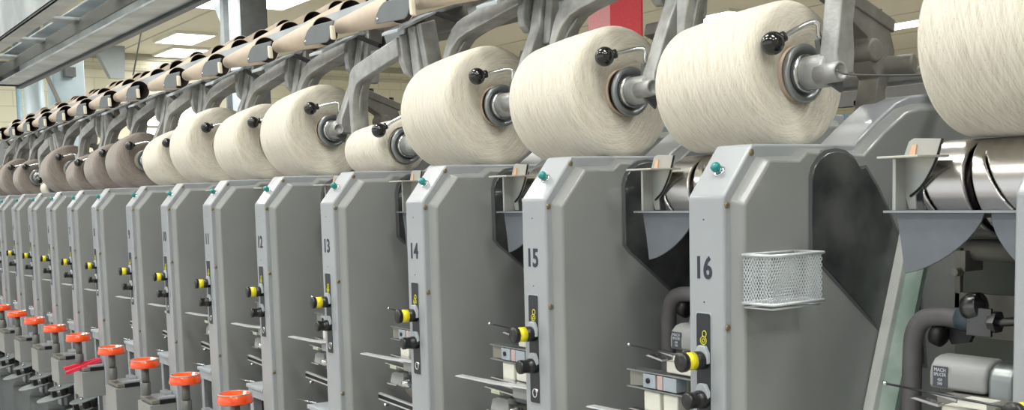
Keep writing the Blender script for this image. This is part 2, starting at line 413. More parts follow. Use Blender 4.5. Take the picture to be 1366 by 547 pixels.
def make_fins():
    r = root('yarn_guide_plate', '', 'guide plate', (0, 0, 0), 'dark yarn guide plates below the drums')
    bm = NB(); box(bm, -0.191, -0.006, 0.090, 0.128, 1.4295, 1.4315); finish('ledge', bm, [FIN], r, 0.0005)
    bm = NB(); box(bm, -0.115, -0.075, 0.126, 0.215, 1.424, 1.4295); box(bm, -0.115, -0.075, 0.205, 0.215, 1.40, 1.4295); finish('support_strut', bm, [PAINTD], r)
    bm = NB(); box(bm, -0.191, -0.006, 0.0890, 0.0902, 1.4300, 1.4322); finish('ledge_lip', bm, [ZINC], r)
    # left fin: straight left edge, convex curve sweeping up to the right
    P = [(-0.181, 1.430), (-0.175, 1.402), (-0.170, 1.368)]
    for i in range(1, 10):
        t = i / 9; P.append((-0.170 + 0.086 * (1 - (1 - t) ** 1.45), 1.368 + 0.062 * t ** 1.35))
    bm = NB(); prism(bm, P, 1, 0.096, 0.0985); finish('fin', bm, [FIN], r, 0.0006)
    P = [(-0.078, 1.430)]
    for i in range(1, 10):
        t = i / 9; P.append((-0.078 + 0.045 * t ** 1.5, 1.430 - 0.062 * t ** 0.8))
    P += [(-0.008, 1.355), (-0.008, 1.430)]
    bm = NB(); prism(bm, P, 1, 0.096, 0.0985); finish('fin', bm, [FIN], r, 0.0006)
    return r
fins0 = make_fins()

# ================================================================== behind the yarn path: splicer, hose, clearer, levers
def make_splicer():
    r = root('yarn_splicer', '', 'splicer', (0, 0, 0), 'yarn splicers between the units')
    # rounded cover, profile in xz sheared like the photo
    P = [(-0.156, 1.250), (-0.152, 1.268)]
    for i in range(1, 6):
        a = PI - i * PI / 10; P.append((-0.138 + 0.014 * math.cos(a), 1.268 + 0.0145 * math.sin(a)))
    P += [(-0.092, 1.2825), (-0.092, 1.2495)]
    bm = NB(); prism(bm, [(0.118, 1.250), (0.118, 1.266), (0.1205, 1.2745), (0.127, 1.2805), (0.136, 1.283), (0.152, 1.283), (0.152, 1.250)], 0, -0.156, -0.094); c = finish('cover', bm, [SHOE], r, 0.004, 4)
    bm = NB(); prism(bm, [(0.119, 1.222), (0.119, 1.266), (0.1215, 1.274), (0.128, 1.280), (0.136, 1.2825), (0.152, 1.2825), (0.152, 1.222)], 0, -0.0935, -0.066)
    finish('end_cap', bm, [ZINC], r, 0.006, 4)
    bm = NB(); box(bm, -0.1505, -0.1345, 0.1170, 0.1185, 1.2525, 1.2735); l = finish('label_plate', bm, [LABEL], r)
    for s, z, sz in (('MACH', 1.2697, 0.0054), ('SPLICER', 1.2650, 0.0046), ('420', 1.2597, 0.0042), ('590', 1.2556, 0.0044)):
        text_mesh('lettering', s, sz, 0.85, LABELT, l, (-0.1425, 0.1168, z), (PI / 2, 0, 0), 0.0001)
    bm = NB(); box(bm, -0.135, -0.02, 0.10, 0.18, 1.235, 1.248); box(bm, -0.12, -0.03, 0.115, 0.20, 1.19, 1.236); finish('base_block', bm, [CASTD], r, 0.002)
    return r
splicer0 = make_splicer()

def make_hose():
    r = root('suction_pipe', '', 'pipe', (0, 0, 0), 'bent suction pipes')
    bm = NB(); tube(bm, [(-0.150, 0.165, 1.318), (-0.170, 0.165, 1.318), (-0.192, 0.165, 1.314), (-0.204, 0.165, 1.298), (-0.207, 0.165, 1.27), (-0.2075, 0.165, 1.20), (-0.208, 0.165, 1.00), (-0.208, 0.165, 0.70)], 0.0105, 16, 6)
    finish('pipe', bm, [HOSE], r)
    bm = NB()
    cyl(bm, (-0.152, 0.165, 1.318), (-0.128, 0.163, 1.317), 0.0135, 8, ch=0.002)
    f = finish('fitting', bm, [mat('fitting_dark_blue', (60, 72, 82), 0.35)], r)
    bm = NB(); lathe(bm, [(0, 0), (0, 0.012), (0.008, 0.0155), (0.018, 0.014), (0.022, 0.006), (0.022, 0)], (-0.142, 0.160, 1.330), (0.6, 0, 0.1), 18)
    box(bm, -0.135, -0.108, 0.150, 0.154, 1.303, 1.332)
    cyl(bm, (-0.118, 0.158, 1.316), (-0.075, 0.158, 1.322), 0.0045, 12); cyl(bm, (-0.112, 0.158, 1.318), (-0.104, 0.158, 1.318), 0.012, 6)
    finish('clamp_head', bm, [mat('dark_steel', (92, 92, 92), 0.25, 0.9)], r, 0.0008)
    bm = NB(); lathe(bm, [(0, 0), (0, 0.010), (0.010, 0.012), (0.014, 0.008), (0.014, 0)], (-0.182, 0.165, 1.298), (1, 0, -0.1), 16)
    prism(bm, [(-0.175, 1.306), (-0.14, 1.303), (-0.145, 1.292), (-0.165, 1.288)], 1, 0.172, 0.178)
    finish('side_knob', bm, [RUBBER], r)
    return r
hose0 = make_hose()

def make_back():
    r = root('mechanism_frame', '', 'mechanism', (0, 0, 0), 'mechanism frames behind the yarn path')
    # back panel of the bay
    bm = NB(); box(bm, -0.264, -0.002, 0.335, 0.345, 0.72, 1.50); finish('back_panel', bm, [BODY], r)
    bm = NB(); box(bm, -0.215, -0.208, 0.255, 0.262, 1.285, 1.385); box(bm, -0.215, -0.05, 0.255, 0.262, 1.285, 1.335); box(bm, -0.06, -0.052, 0.24, 0.262, 1.17, 1.335); finish('bracket_plate', bm, [CASTD], r, 0.001)
    bm = NB(); cyl(bm, (-0.185, 0.235, 1.385), (-0.06, 0.235, 1.385), 0.012, 18, ch=0.001)
    finish('roller', bm, [CASTD], r)
    for x in (-0.19, -0.115):
        bm = NB(); box(bm, x, x + 0.013, 0.215, 0.25, 1.362, 1.385); cyl(bm, (x + 0.006, 0.218, 1.362), (x + 0.006, 0.205, 1.362), 0.005, 10); finish('roller_bracket', bm, [CASTD], r, 0.001)
    bm = NB(); prism(bm, [(-0.15, 1.43), (-0.06, 1.43), (-0.075, 1.392), (-0.12, 1.392)], 1, 0.24, 0.244); finish('pale_tongue', bm, [PALE], r)
    # drive box below the drum
    bm = NB(); box(bm, -0.255, -0.01, 0.21, 0.335, 1.40, 1.44); finish('drum_cradle', bm, [PAINTD], r, 0.002)
    return r
back0 = make_back()

def make_post():
    r = root('slanted_guard_rail', '', 'guard rail', (0, 0, 0), 'slanted pale rails beside the smoked windows')
    M = Matrix.Identity(4)
    def sh(v):  # leans backwards towards the top
        return Vector((v.x, v.y + (v.z - 1.20) * 0.33, v.z))
    bm = NB(); prism(bm, [(0.0705, 0.95), (0.0705, 1.425), (0.085, 1.425), (0.085, 0.95)], 1, 0.222, 0.262, shear=sh)
    finish('rail', bm, [mat('pale_rail', (204, 207, 204), 0.5)], r, 0.002)
    bm = NB(); prism(bm, [(0.0853, 0.95), (0.0853, 1.375), (0.108, 1.365), (0.108, 0.95)], 1, 0.232, 0.240, shear=sh)
    g = finish('glass_strip', bm, [GREENG], r); g['label'] = 'greenish glass strip along the rail'
    return r
post0 = make_post()

def make_clearer():
    r = root('yarn_clearer', '', 'yarn clearer', (0, 0, 0), 'yarn clearers beside the banded knobs')
    bm = NB(); tube(bm, [(-0.158, 0.05, 1.2620), (-0.005, 0.06, 1.2530)], 0.0012, 6, 1); o = finish('sensing_rod', bm, [mat('dark_rod', (84, 86, 88), 0.3, 0.8)], r)
    bm = NB(); lathe(bm, [(0, 0), (0.0008, 0.0018), (0.0025, 0.0024), (0.0045, 0.0018), (0.005, 0)], (-0.162, 0.05, 1.2622), (1, 0, 0), 10); finish('rod_tip', bm, [CHROME], o)
    # clear plastic trough and sensor blocks
    bm = NB(); box(bm, -0.176, -0.100, 0.078, 0.0795, 1.206, 1.227); box(bm, -0.176, -0.030, 0.060, 0.0795, 1.2045, 1.2062); box(bm, -0.176, -0.030, 0.060, 0.0795, 1.2268, 1.2285); finish('trough', bm, [ZINC], r)
    bm = NB(); prism(bm, [(-0.176, 1.206), (-0.176, 1.227), (-0.146, 1.225), (-0.146, 1.208)], 1, 0.066, 0.0785); finish('trough_mouth', bm, [mat('cloudy_plastic', (142, 140, 130), 0.3)], r)
    bm = NB(); box(bm, -0.145, -0.122, 0.060, 0.078, 1.2075, 1.2255); b = finish('sensor_block', bm, [SENS], r, 0.001)
    bm = NB(); cyl(bm, (-0.135, 0.0605, 1.217), (-0.135, 0.0585, 1.217), 0.0035, 12); finish('eyelet', bm, [RUBBER], b)
    bm = NB(); box(bm, -0.119, -0.109, 0.060, 0.078, 1.2075, 1.2255); b = finish('sensor_block', bm, [SENSP], r, 0.001); b['label'] = 'narrow pinkish grey sensor block'
    bm = NB(); box(bm, -0.108, -0.084, 0.060, 0.078, 1.2075, 1.2255); finish('sensor_block', bm, [SENS], r, 0.001)
    bm = NB(); box(bm, -0.148, -0.118, 0.064, 0.082, 1.176, 1.203); finish('white_block', bm, [WHITE], r, 0.002)
    bm = NB(); box(bm, -0.112, -0.086, 0.064, 0.082, 1.178, 1.203); finish('white_block', bm, [WHITE], r, 0.002)
    bm = NB(); box(bm, -0.108, -0.060, 0.066, 0.085, 1.230, 1.246); finish('white_block', bm, [WHITE], r, 0.002)
    bm = NB(); box(bm, -0.085, -0.055, 0.056, 0.08, 1.249, 1.256); finish('white_block', bm, [WHITE], r, 0.001)
    # stacked thin guide blades
    for i, (x0, z, y) in enumerate([(-0.165, 1.178, 0.052), (-0.172, 1.163, 0.044), (-0.150, 1.170, 0.05), (-0.115, 1.258, 0.055), (-0.135, 1.250, 0.056)]):
        bm = NB(); prism(bm, [(x0, z), (x0 + 0.006, z + 0.0016), (x0 + (0.125 if i < 3 else 0.03), z - 0.002), (x0 + (0.125 if i < 3 else 0.03), z - 0.0045)], 1, y, y + 0.010); finish('guide_blade', bm, [STEEL], r)
    bm = NB(); box(bm, -0.150, -0.128, 0.043, 0.05, 1.157, 1.1625); finish('blade_insert', bm, [mat('pale_green_plastic', (205, 214, 190), 0.5)], r)
    bm = NB(); box(bm, -0.10, -0.03, 0.05, 0.11, 1.150, 1.168); cyl(bm, (-0.105, 0.055, 1.155), (-0.105, 0.055, 1.145), 0.01, 12); finish('dark_mount', bm, [PAINTD], r, 0.002)
    return r
clear0 = make_clearer()

EDGE = mat('bright_edge', (214, 217, 220), 0.3, 0.4)
def make_lever():
    r = root('tension_unit', '', 'tensioner', (0, 0, 0), 'tension levers below the yarn clearers')
    bm = NB(); prism(bm, [(-0.203, 1.1795), (-0.200, 1.1815), (-0.10, 1.1835), (0.014, 1.1885), (0.014, 1.1862), (-0.10, 1.1805)], 1, -0.006, 0.006, shear=lambda v: v + Vector((0, 0.018, 0)))
    finish('feeler_blade', bm, [EDGE], r)
    bm = NB(); box(bm, -0.06, -0.001, 0.020, 0.05, 1.166, 1.181); finish('blade_mount', bm, [PAINTS], r, 0.001)
    # cup shaped guard
    bm = NB()
    P = [(0.0, 0.0), (0.0, 0.012), (0.010, 0.024), (0.035, 0.030), (0.075, 0.031), (0.078, 0.028), (0.036, 0.026), (0.016, 0.02), (0.008, 0.0)]
    lathe(bm, P, (-0.128, 0.075, 1.130), (1, 0.15, -0.1), 28); finish('cup', bm, [mat('cup_brown_grey', (112, 110, 104), 0.4, 0.4)], r)
    bm = NB(); prism(bm, [(-0.165, 1.128), (-0.158, 1.146), (-0.145, 1.151), (-0.115, 1.151), (-0.115, 1.125)], 1, 0.05, 0.066); finish('small_cover', bm, [SHOE], r, 0.002)
    bm = NB(); box(bm, -0.168, -0.135, 0.046, 0.0665, 1.126, 1.1285); finish('cover_lip', bm, [STEEL], r)
    bm = NB(); lathe(bm, [(0, 0), (0, 0.007), (0.006, 0.009), (0.012, 0.007), (0.02, 0.004), (0.02, 0)], (-0.075, 0.045, 1.138), (0, -1, 0.2), 16); finish('disc_nut', bm, [CHROME], r)
    # slotted lever arm: two steel edges and a dark slot
    for nm, dz, m, t in (('lever_edge', 0.0, EDGE, 0.0026), ('slot', -0.0070, RUBBER, 0.0068), ('lever_edge', -0.0100, EDGE, 0.0028)):
        bm = NB(); prism(bm, [(-0.222, 1.0985 + dz), (-0.222, 1.0985 + dz + t), (-0.02, 1.091 + dz + t), (-0.02, 1.091 + dz)], 1, 0.056, 0.062)
        finish(nm, bm, [m], r)
    bm = NB(); cyl(bm, (-0.19, 0.058, 1.084), (-0.19, 0.05, 1.083), 0.003, 10); finish('stud', bm, [CHROME], r)
    bm = NB(); lathe(bm, [(0, 0), (0.0, 0.018), (0.05, 0.02), (0.05, 0)], (-0.07, 0.06, 1.045), (1, 0, 0), 20); finish('dark_roller', bm, [RUBBER], r)
    # lower shelf with thin finger and dark slot opening below
    bm = NB(); tube(bm, [(-0.139, 0.0, 1.0615), (-0.07, 0.01, 1.063)], 0.0012, 6, 1); finish('finger', bm, [STEEL], r)
    bm = NB(); box(bm, -0.095, -0.002, 0.0, 0.06, 1.050, 1.058); box(bm, -0.092, -0.002, 0.004, 0.06, 1.030, 1.050); finish('shelf', bm, [PALE], r, 0.001)
    bm = NB(); box(bm, -0.082, -0.002, 0.03, 0.06, 0.90, 1.030); finish('dark_opening', bm, [RUBBER], r)
    bm = NB(); box(bm, -0.10, -0.082, 0.01, 0.06, 0.72, 1.031); finish('shelf_leg', bm, [PAINT], r, 0.001)
    return r
lever0 = make_lever()

# ================================================================== orange capped posts and boxes, discs
def make_knobpost():
    r = root('orange_capped_post', '', 'tension post', (0, 0, 0), 'orange capped posts on the lower boxes')
    c = (-0.004, -0.06)
    bm = NB(); cyl(bm, (*c, 0.962), (*c, 0.995), 0.0125, 20, ch=0.001); cyl(bm, (*c, 0.995), (*c, 1.037), 0.0095, 18); finish('post', bm, [mat('dull_steel_post', (120, 122, 120), 0.45, 0.5)], r)
    bm = NB(); lathe(bm, [(0, 0), (0.0, 0.0365), (0.003, 0.0378), (0.0195, 0.0345), (0.0205, 0.0335), (0.0205, 0.030), (0.013, 0.026), (0.012, 0)], (*c, 1.0355), (0, 0, 1), 40)
    k = finish('cap', bm, [ORANGE], r); k['label'] = 'glossy orange cap'
    bm = NB(); lathe(bm, [(0.0190, 0.0348), (0.0205, 0.0351), (0.0212, 0.034), (0.0212, 0.0315), (0.0195, 0.0312)], (*c, 1.0355), (0, 0, 1), 40); finish('cap_ring', bm, [mat('cap_ring_grey', (168, 160, 158), 0.4, 0.3)], k)
    return r
kp0 = make_knobpost()
def make_lowbox():
    r = root('tension_box', '', 'box', (0, 0, 0), 'grey boxes under the orange posts')
    bm = NB(); prism(bm, [(-0.068, 0.942), (0.0, 0.944), (0.0, 0.862), (-0.068, 0.862)], 0, -0.06, 0.048); finish('body', bm, [PAINTS], r, 0.002)
    bm = NB(); box(bm, -0.058, 0.046, -0.062, -0.001, 0.944, 0.9535); finish('lid_base', bm, [CASTD], r, 0.001)
    bm = NB(); box(bm, 0.0465, 0.0490, -0.042, -0.001, 0.9425, 0.953); finish('slot', bm, [RUBBER], r)
    bm = NB(); box(bm, -0.02, 0.047, -0.045, -0.001, 0.9538, 0.9600); finish('lid', bm, [PAINT], r, 0.001)
    bm = NB(); box(bm, -0.022, 0.02, -0.02, -0.001, 0.960, 0.968); finish('lid_step', bm, [PAINT], r, 0.001)
    return r
lb0 = make_lowbox()
def make_disc():
    r = root('bobbin_plate', '', 'bobbin plate', (0, 0, 0), 'rounded bobbin plates at the machine foot')
    T = Matrix.Translation((0.10, -0.025, 0.780)) @ Matrix.Rotation(math.radians(12), 4, 'X')
    DG = mat('disc_grey', (134, 140, 140), 0.4, 0.2)
    def ell(cx, cy, rx, ry, n=28): return [(cx + rx * math.cos(2 * PI * i / n), cy + ry * math.sin(2 * PI * i / n)) for i in range(n)]
    bm = NB(); prism(bm, ell(0, 0, 0.050, 0.068), 2, -0.005, 0.0, M=T); finish('lower_disc', bm, [DG], r, 0.002)
    bm = NB(); prism(bm, ell(-0.005, 0.032, 0.044, 0.052), 2, 0.022, 0.027, M=T); finish('upper_disc', bm, [DG], r, 0.002)
    for (x, y) in ((0.012, -0.008), (0.030, 0.020), (0.032, 0.045), (-0.02, 0.03)):
        bm = NB(); box(bm, x - 0.012, x + 0.010, y - 0.007, y + 0.009, 0.0, 0.022, M=T); finish('rubber_block', bm, [RUBBER], r, 0.001)
    bm = NB(); cyl(bm, T @ Vector((0.0, 0.02, 0.027)), T @ Vector((0.0, 0.02, 0.033)), 0.005, 12); finish('stud', bm, [STEEL], r)
    bm = NB(); box(bm, -0.015, 0.045, 0.055, 0.14, 0.000, 0.007, M=T); box(bm, -0.005, 0.02, 0.085, 0.10, 0.0, 0.022, M=T); finish('tail_bracket', bm, [BRACK], r, 0.001)
    return r
disc0 = make_disc()

# ================================================================== yarn packages
RB = {17: .097, 16: .0885, 15: .0955, 14: .1015, 13: .052, 12: .1005, 11: .093, 10: .1015, 9: .083, 8: .090, 7: .081, 6: .070, 5: .094, 4: .031, 3: .080, 2: .088, 1: .080}
DESC = {17: 'huge cream yarn package cut by the right edge, above steel drum', 16: 'large cream yarn package above unit 16, grey chuck on its right end fully visible',
        15: 'large cream yarn package above unit 15, red banner behind its top', 14: 'large cream yarn package above unit 14', 13: 'small cream yarn package above unit 13, dwarfed by its neighbours',
        12: 'large cream yarn package above unit 12, left of the small one', 11: 'cream yarn package above unit 11', 10: 'cream yarn package above unit 10, taller than the one above unit 9',
        9: 'leftmost cream yarn package, next to the grey-brown ones', 8: 'rightmost grey-brown yarn package, dark end face beside the cream ones'}
def make_package(k):
    rb = RB[k]; ra = rb - (0.006 if rb > 0.06 else 0.005); x0, x1 = -0.158, 0.012
    q = min(0.012, ra * 0.25)
    core_a, core_b = 0.020, 0.032
    bm = NB(); uvl = bm.loops.layers.uv.new('UVMap')
    prof = [(x0 + 0.010, core_a), (x0 + 0.004, core_a + (ra - core_a) * 0.4), (x0 + 0.002, ra - q)]
    for i in range(1, 6):
        a = i * PI / 10; prof.append((x0 + 0.002 + q - q * math.cos(a), ra - q + q * math.sin(a)))
    for i in range(1, 8):
        t = i / 8; prof.append((x0 + q + (x1 - x0 - 2 * q) * t, ra + (rb - ra) * t + 0.0015 * math.sin(PI * t)))
    q2 = q * 1.25
    for i in range(0, 7):
        a = i * PI / 12; prof.append((x1 - q2 + q2 * math.sin(a), rb - q2 + q2 * math.cos(a)))
    prof += [(x1 + 0.002, rb - q2 - (rb - q2 - core_b) * 0.45), (x1 - 0.001, core_b + 0.006), (x1 - 0.006, core_b)]
    zc = 1.5035 + rb
    ang = math.atan2(rb - ra, x1 - x0)
    # small end axis is lower so that the bottom line rests flat on the drum
    base = Vector((0, 0.17, zc)); d = Vector((1, 0, math.tan(ang))).normalized()
    lathe(bm, prof, base, d, 96 if k > 8 else 64, uvl)
    bmesh.ops.recalc_face_normals(bm, faces=bm.faces[:])
    o = finish('yarn_package', bm, [YARND if k <= 8 and k != 4 else YARN])
    lab = DESC.get(k, ('small pale yarn package' if k == 4 else 'grey-brown yarn package') + ' above %s' % place(k))
    tag(o, lab, 'yarn package', 'yarn packages resting on the drums')
    o.location = (UX(k) + (0.004 if k >= 16 else 0.011), 0, 0)
    bm = NB(); a = lathe(bm, [(x0 - 0.012, 0.017), (x0 - 0.012, 0.019), (x1 + 0.001, 0.0335), (x1 + 0.001, 0.0315), (x0 - 0.01, 0.017)], base, d, 40)
    c = finish('paper_cone', bm, [mat('cone_edge', (196, 178, 160), 0.7)], o)
    return zc
zcs = {k: make_package(k) for k in range(17, 0, -1)}

# ================================================================== cradle arms (built relative to the chuck axis at z = 0)
def make_cradle():
    r = root('cradle_arm', '', 'cradle arm', (0, 0, 0), 'aluminium cradle arms holding the yarn packages')
    sh = lambda v: Vector((v.x, v.y + v.z * 0.27, v.z))
    P = [(-0.177, -0.02), (-0.177, 0.115), (-0.174, 0.135), (-0.166, 0.152), (-0.152, 0.163), (-0.13, 0.169), (0.036, 0.198), (0.036, 0.164), (-0.115, 0.137), (-0.138, 0.130), (-0.153, 0.115), (-0.162, 0.09), (-0.165, 0.06), (-0.165, -0.02)]
    bm = NB(); prism(bm, P, 1, 0.150, 0.190, shear=sh); finish('fork', bm, [CAST], r, 0.003, 2)
    bm = NB(); prism(bm, [(-0.1648, 0.06), (-0.1618, 0.095), (-0.150, 0.118), (-0.136, 0.128), (-0.138, 0.120), (-0.152, 0.105), (-0.159, 0.08)], 1, 0.165, 0.173, shear=sh); finish('fork_rib', bm, [CAST], r, 0.001)
    # left centring cone
    bm = NB(); cyl(bm, (-0.180, 0.17, -0.006), (-0.150, 0.17, -0.006), 0.021, 20, r2=0.018); finish('left_chuck', bm, [CASTD], r)
    # lobe with pivot pin
    lob = [(0.184, 0.20), (0.182, 0.152), (0.188, 0.130), (0.200, 0.119), (0.216, 0.121), (0.226, 0.135), (0.226, 0.20)]
    bm = NB(); prism(bm, lob, 0, 0.024, 0.042, shear=lambda v: Vector((v.x, v.y + (v.z - 0.1) * 0.15 + 0.010, v.z))); finish('lobe', bm, [CAST], r, 0.003, 2)
    bm = NB(); cyl(bm, (0.020, 0.221, 0.142), (0.045, 0.221, 0.142), 0.0075, 18, ch=0.001); finish('pivot_pin', bm, [PAINTD], r)
    # right arm slab from hub up
    slab = [(0.160, -0.010), (0.163, 0.02), (0.176, 0.05), (0.188, 0.08), (0.206, 0.12), (0.224, 0.21), (0.256, 0.215), (0.240, 0.12), (0.216, 0.075), (0.203, 0.045), (0.197, 0.012), (0.190, -0.010)]
    bm = NB(); prism(bm, slab, 0, 0.049, 0.074, shear=lambda v: v); finish('right_arm', bm, [CAST], r, 0.004, 3)
    bm = NB(); prism(bm, [(0.212, 0.095), (0.226, 0.21), (0.262, 0.21), (0.246, 0.095)], 0, 0.076, 0.094); finish('arm_plate', bm, [CAST], r, 0.003, 2)
    # chuck rings and hub
    bm = NB(); lathe(bm, [(0, 0), (-0.002, 0.031), (0.003, 0.0345), (0.007, 0.0345), (0.009, 0.031), (0.006, 0.0265), (0.0035, 0.025), (0.0035, 0)], (0.014, 0.17, 0.0), (1, 0, 0), 48)
    finish('chuck_ring', bm, [mat('ring_steel', (150, 155, 158), 0.3, 0.6)], r)
    bm = NB(); lathe(bm, [(0, 0.023), (0.004, 0.0235), (0.007, 0.021), (0.007, 0.018), (0.0, 0.018)], (0.0185, 0.17, 0.0), (1, 0, 0), 40); finish('inner_ring', bm, [STEEL], r)
    bm = NB(); lathe(bm, [(0, 0), (0, 0.0225), (0.003, 0.0225), (0.003, 0)], (0.0178, 0.17, 0.0), (1, 0, 0), 32); finish('dark_gap', bm, [RUBBER], r)
    bm = NB(); lathe(bm, [(0, 0), (0, 0.0165), (0.006, 0.0195), (0.035, 0.0195), (0.038, 0.0175), (0.038, 0)], (0.020, 0.17, 0.0), (1, 0.0, 0.0), 32); finish('hub', bm, [CAST], r)
    bm = NB(); lathe(bm, [(0, 0), (0, 0.0115), (0.034, 0.0115), (0.035, 0.0105), (0.035, 0.008), (0.028, 0.0078), (0.028, 0)], (0.050, 0.158, -0.002), (1, -0.15, 0.03), 26); finish('hub_tube', bm, [CAST], r)
    bm = NB(); prism(bm, [(0.158, -0.014), (0.180, -0.014), (0.176, -0.028)], 0, 0.060, 0.064); finish('pointer', bm, [PAINTD], r)
    # lever with ball knob
    bm = NB(); tube(bm, [(0.027, 0.128, 0.0475), (0.034, 0.150, 0.0535), (0.042, 0.168, 0.057), (0.046, 0.174, 0.053), (0.045, 0.174, 0.041), (0.047, 0.180, 0.034)], 0.0030, 10, 5); lv = finish('lever', bm, [CHROME], r)
    bm = NB(); prism(bm, [(0.170, 0.018), (0.170, 0.036), (0.183, 0.040), (0.183, 0.018)], 0, 0.041, 0.048); finish('lever_clip', bm, [ZINC], r)
    bm = NB(); bmesh.ops.create_uvsphere(bm, u_segments=28, v_segments=18, radius=0.0137, matrix=Matrix.Translation((0.0255, 0.117, 0.045)))
    cyl(bm, (0.027, 0.127, 0.0475), (0.0295, 0.134, 0.0495), 0.0065, 16)
    b = finish('ball_knob', bm, [BALL], lv, smooth=True); b['label'] = 'glossy black ball'
    return r
cr0 = make_cradle()
cradles = {}
for k in range(17, 0, -1):
    c = cr0 if k == 17 else copy_tree(cr0)
    th = {16: 0.25, 17: 0.1, 13: 0.30, 4: 0.30, 6: 0.15, 9: 0.08}.get(k, 0.0)
    c.rotation_euler = (th, 0, 0); c.location = (UX(k) + (0.004 if k >= 16 else 0.017), 0.17 - 0.17 * math.cos(th), zcs[k] - 0.17 * math.sin(th)); cradles[k] = c
    c['label'] = 'cradle arm with black ball lever above %s' % place(k)
def make_clamp():
    r = root('shaft_clamp', '', 'clamp', (0, 0, 0), 'bolted clamps on the shaft behind the packages')
    bar = [(0.255, 0.108), (0.360, 0.070), (0.358, 0.054), (0.251, 0.090)]
    bm = NB(); prism(bm, bar, 0, -0.012, 0.022); c = finish('clamp_bar', bm, [CASTD], r, 0.002)
    for y in (0.295, 0.345):
        bm = NB(); z = 0.108 - (y - 0.255) * 0.362; cyl(bm, (0.005, y, z - 0.002), (0.005, y, z + 0.009), 0.006, 6); finish('bolt', bm, [RUBBER], c)
    bm = NB(); prism(bm, [(0.268, 0.088), (0.352, 0.056), (0.362, 0.03), (0.352, 0.002), (0.342, -0.02), (0.350, -0.085), (0.333, -0.085), (0.320, -0.035), (0.328, -0.004), (0.312, 0.012), (0.306, 0.045), (0.274, 0.064)], 0, -0.010, 0.020)
    cyl(bm, (-0.014, 0.318, 0.030), (0.024, 0.318, 0.030), 0.015, 24, ch=0.002); cyl(bm, (0.0, 0.345, 0.012), (0.05, 0.360, 0.012), 0.013, 18, ch=0.002)
    finish('clamp_casting', bm, [CASTD], r, 0.002)
    return r
clamp0 = make_clamp()
for k in range(17, 0, -1):
    c = clamp0 if k == 17 else copy_tree(clamp0)
    c.location = (UX(k), -0.012, 1.597)
    c['label'] = 'dusty bolted shaft clamp above %s' % place(k)
# trailing wire from the hub of unit 16
bm = NB(); tube(bm, [(0.088, 0.145, 1.588), (0.10, 0.16, 1.582), (0.15, 0.23, 1.580), (0.24, 0.30, 1.583), (0.36, 0.38, 1.586)], 0.0013, 6, 5)
tag(finish('wire', bm, [mat('dark_wire', (90, 90, 88), 0.5)]), 'thin grey wire trailing right from the chuck of unit 16', 'wire')

# ================================================================== cone trays on the conveyor
def make_tray():
    r = root('cone_tray', '', 'tray', (0, 0, 0), 'grey tray brackets holding the empty cones')
    P = [(0.014, 1.786), (0.019, 1.782), (0.122, 1.776), (0.134, 1.779), (0.150, 1.797), (0.162, 1.815), (0.10, 1.817), (0.052, 1.818), (0.034, 1.811), (0.020, 1.798)]
    bm = NB(); prism(bm, P, 1, 0.1205, 0.1235); finish('front_plate', bm, [BRACK], r, 0.0015)
    bm = NB(); cyl(bm, (0.026, 0.121, 1.790), (0.026, 0.119, 1.790), 0.0028, 12); finish('rivet', bm, [STEEL], r)
    bm = NB(); prism(bm, [(-0.004, 1.777), (0.005, 1.775), (0.002, 1.803), (-0.006, 1.805)], 1, 0.112, 0.1225, M=Matrix.Translation((0.163, 0, 0))); o = finish('cone_clip', bm, [BONE], r, 0.003, 3); o['label'] = 'cream plastic clip at the small end of the next cone'
    bm = NB(); prism(bm, [(0.12, 1.762), (0.20, 1.80), (0.40, 1.865), (0.40, 1.859), (0.20, 1.794), (0.12, 1.756)], 0, 0.04, 0.10); finish('floor_plate', bm, [PALE], r, 0.001)
    bm = NB(); prism(bm, [(-0.165, 1.800), (-0.075, 1.800), (-0.08, 1.770), (-0.15, 1.770)], 1, 0.235, 0.239); o = finish('hanger_plate', bm, [PALE], r, 0.001)
    bm = NB(); prism(bm, [(-0.185, 1.762), (-0.125, 1.762), (-0.15, 1.730), (-0.182, 1.730)], 1, 0.215, 0.219); o = finish('hanger_plate', bm, [PALE], r, 0.001)
    bm = NB(); prism(bm, [(-0.22, 1.792), (-0.21, 1.797), (-0.120, 1.768), (-0.125, 1.761)], 1, 0.200, 0.208); finish('dark_strut', bm, [RUBBER], r)
    return r
tray0 = make_tray()
def make_cone():
    L = 0.250; ra, rb = 0.0150, 0.0315; t = 0.0022
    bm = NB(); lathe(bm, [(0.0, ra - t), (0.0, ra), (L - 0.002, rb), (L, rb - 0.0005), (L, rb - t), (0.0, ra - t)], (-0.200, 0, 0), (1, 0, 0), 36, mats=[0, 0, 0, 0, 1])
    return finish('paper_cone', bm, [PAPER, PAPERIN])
cone0 = make_cone()
first_c = True; first_t = True
ROWN = ['front row', 'second row', 'third row', 'back row']
for k in range(15, 0, -1):
    t = tray0 if first_t else copy_tree(tray0); first_t = False
    t.location = (UX(k), 0, 0); t['label'] = 'dark grey cone tray bracket above %s' % place(k)
    for i in range(4):
        c = cone0 if first_c else cone0.copy()
        if not first_c: COL.objects.link(c)
        first_c = False
        c.location = (UX(k) + (0.001 if i % 2 else -0.002), 0.156 + 0.064 * i, 1.8105 + (0.0, 0.040, 0.0695, 0.100)[i])
        c.rotation_euler = (random.uniform(0, 6), 0, 0)
        tag(c, 'empty beige cone, %s, above %s' % (ROWN[i], place(k)), 'paper cone', 'empty paper cones on the conveyor')
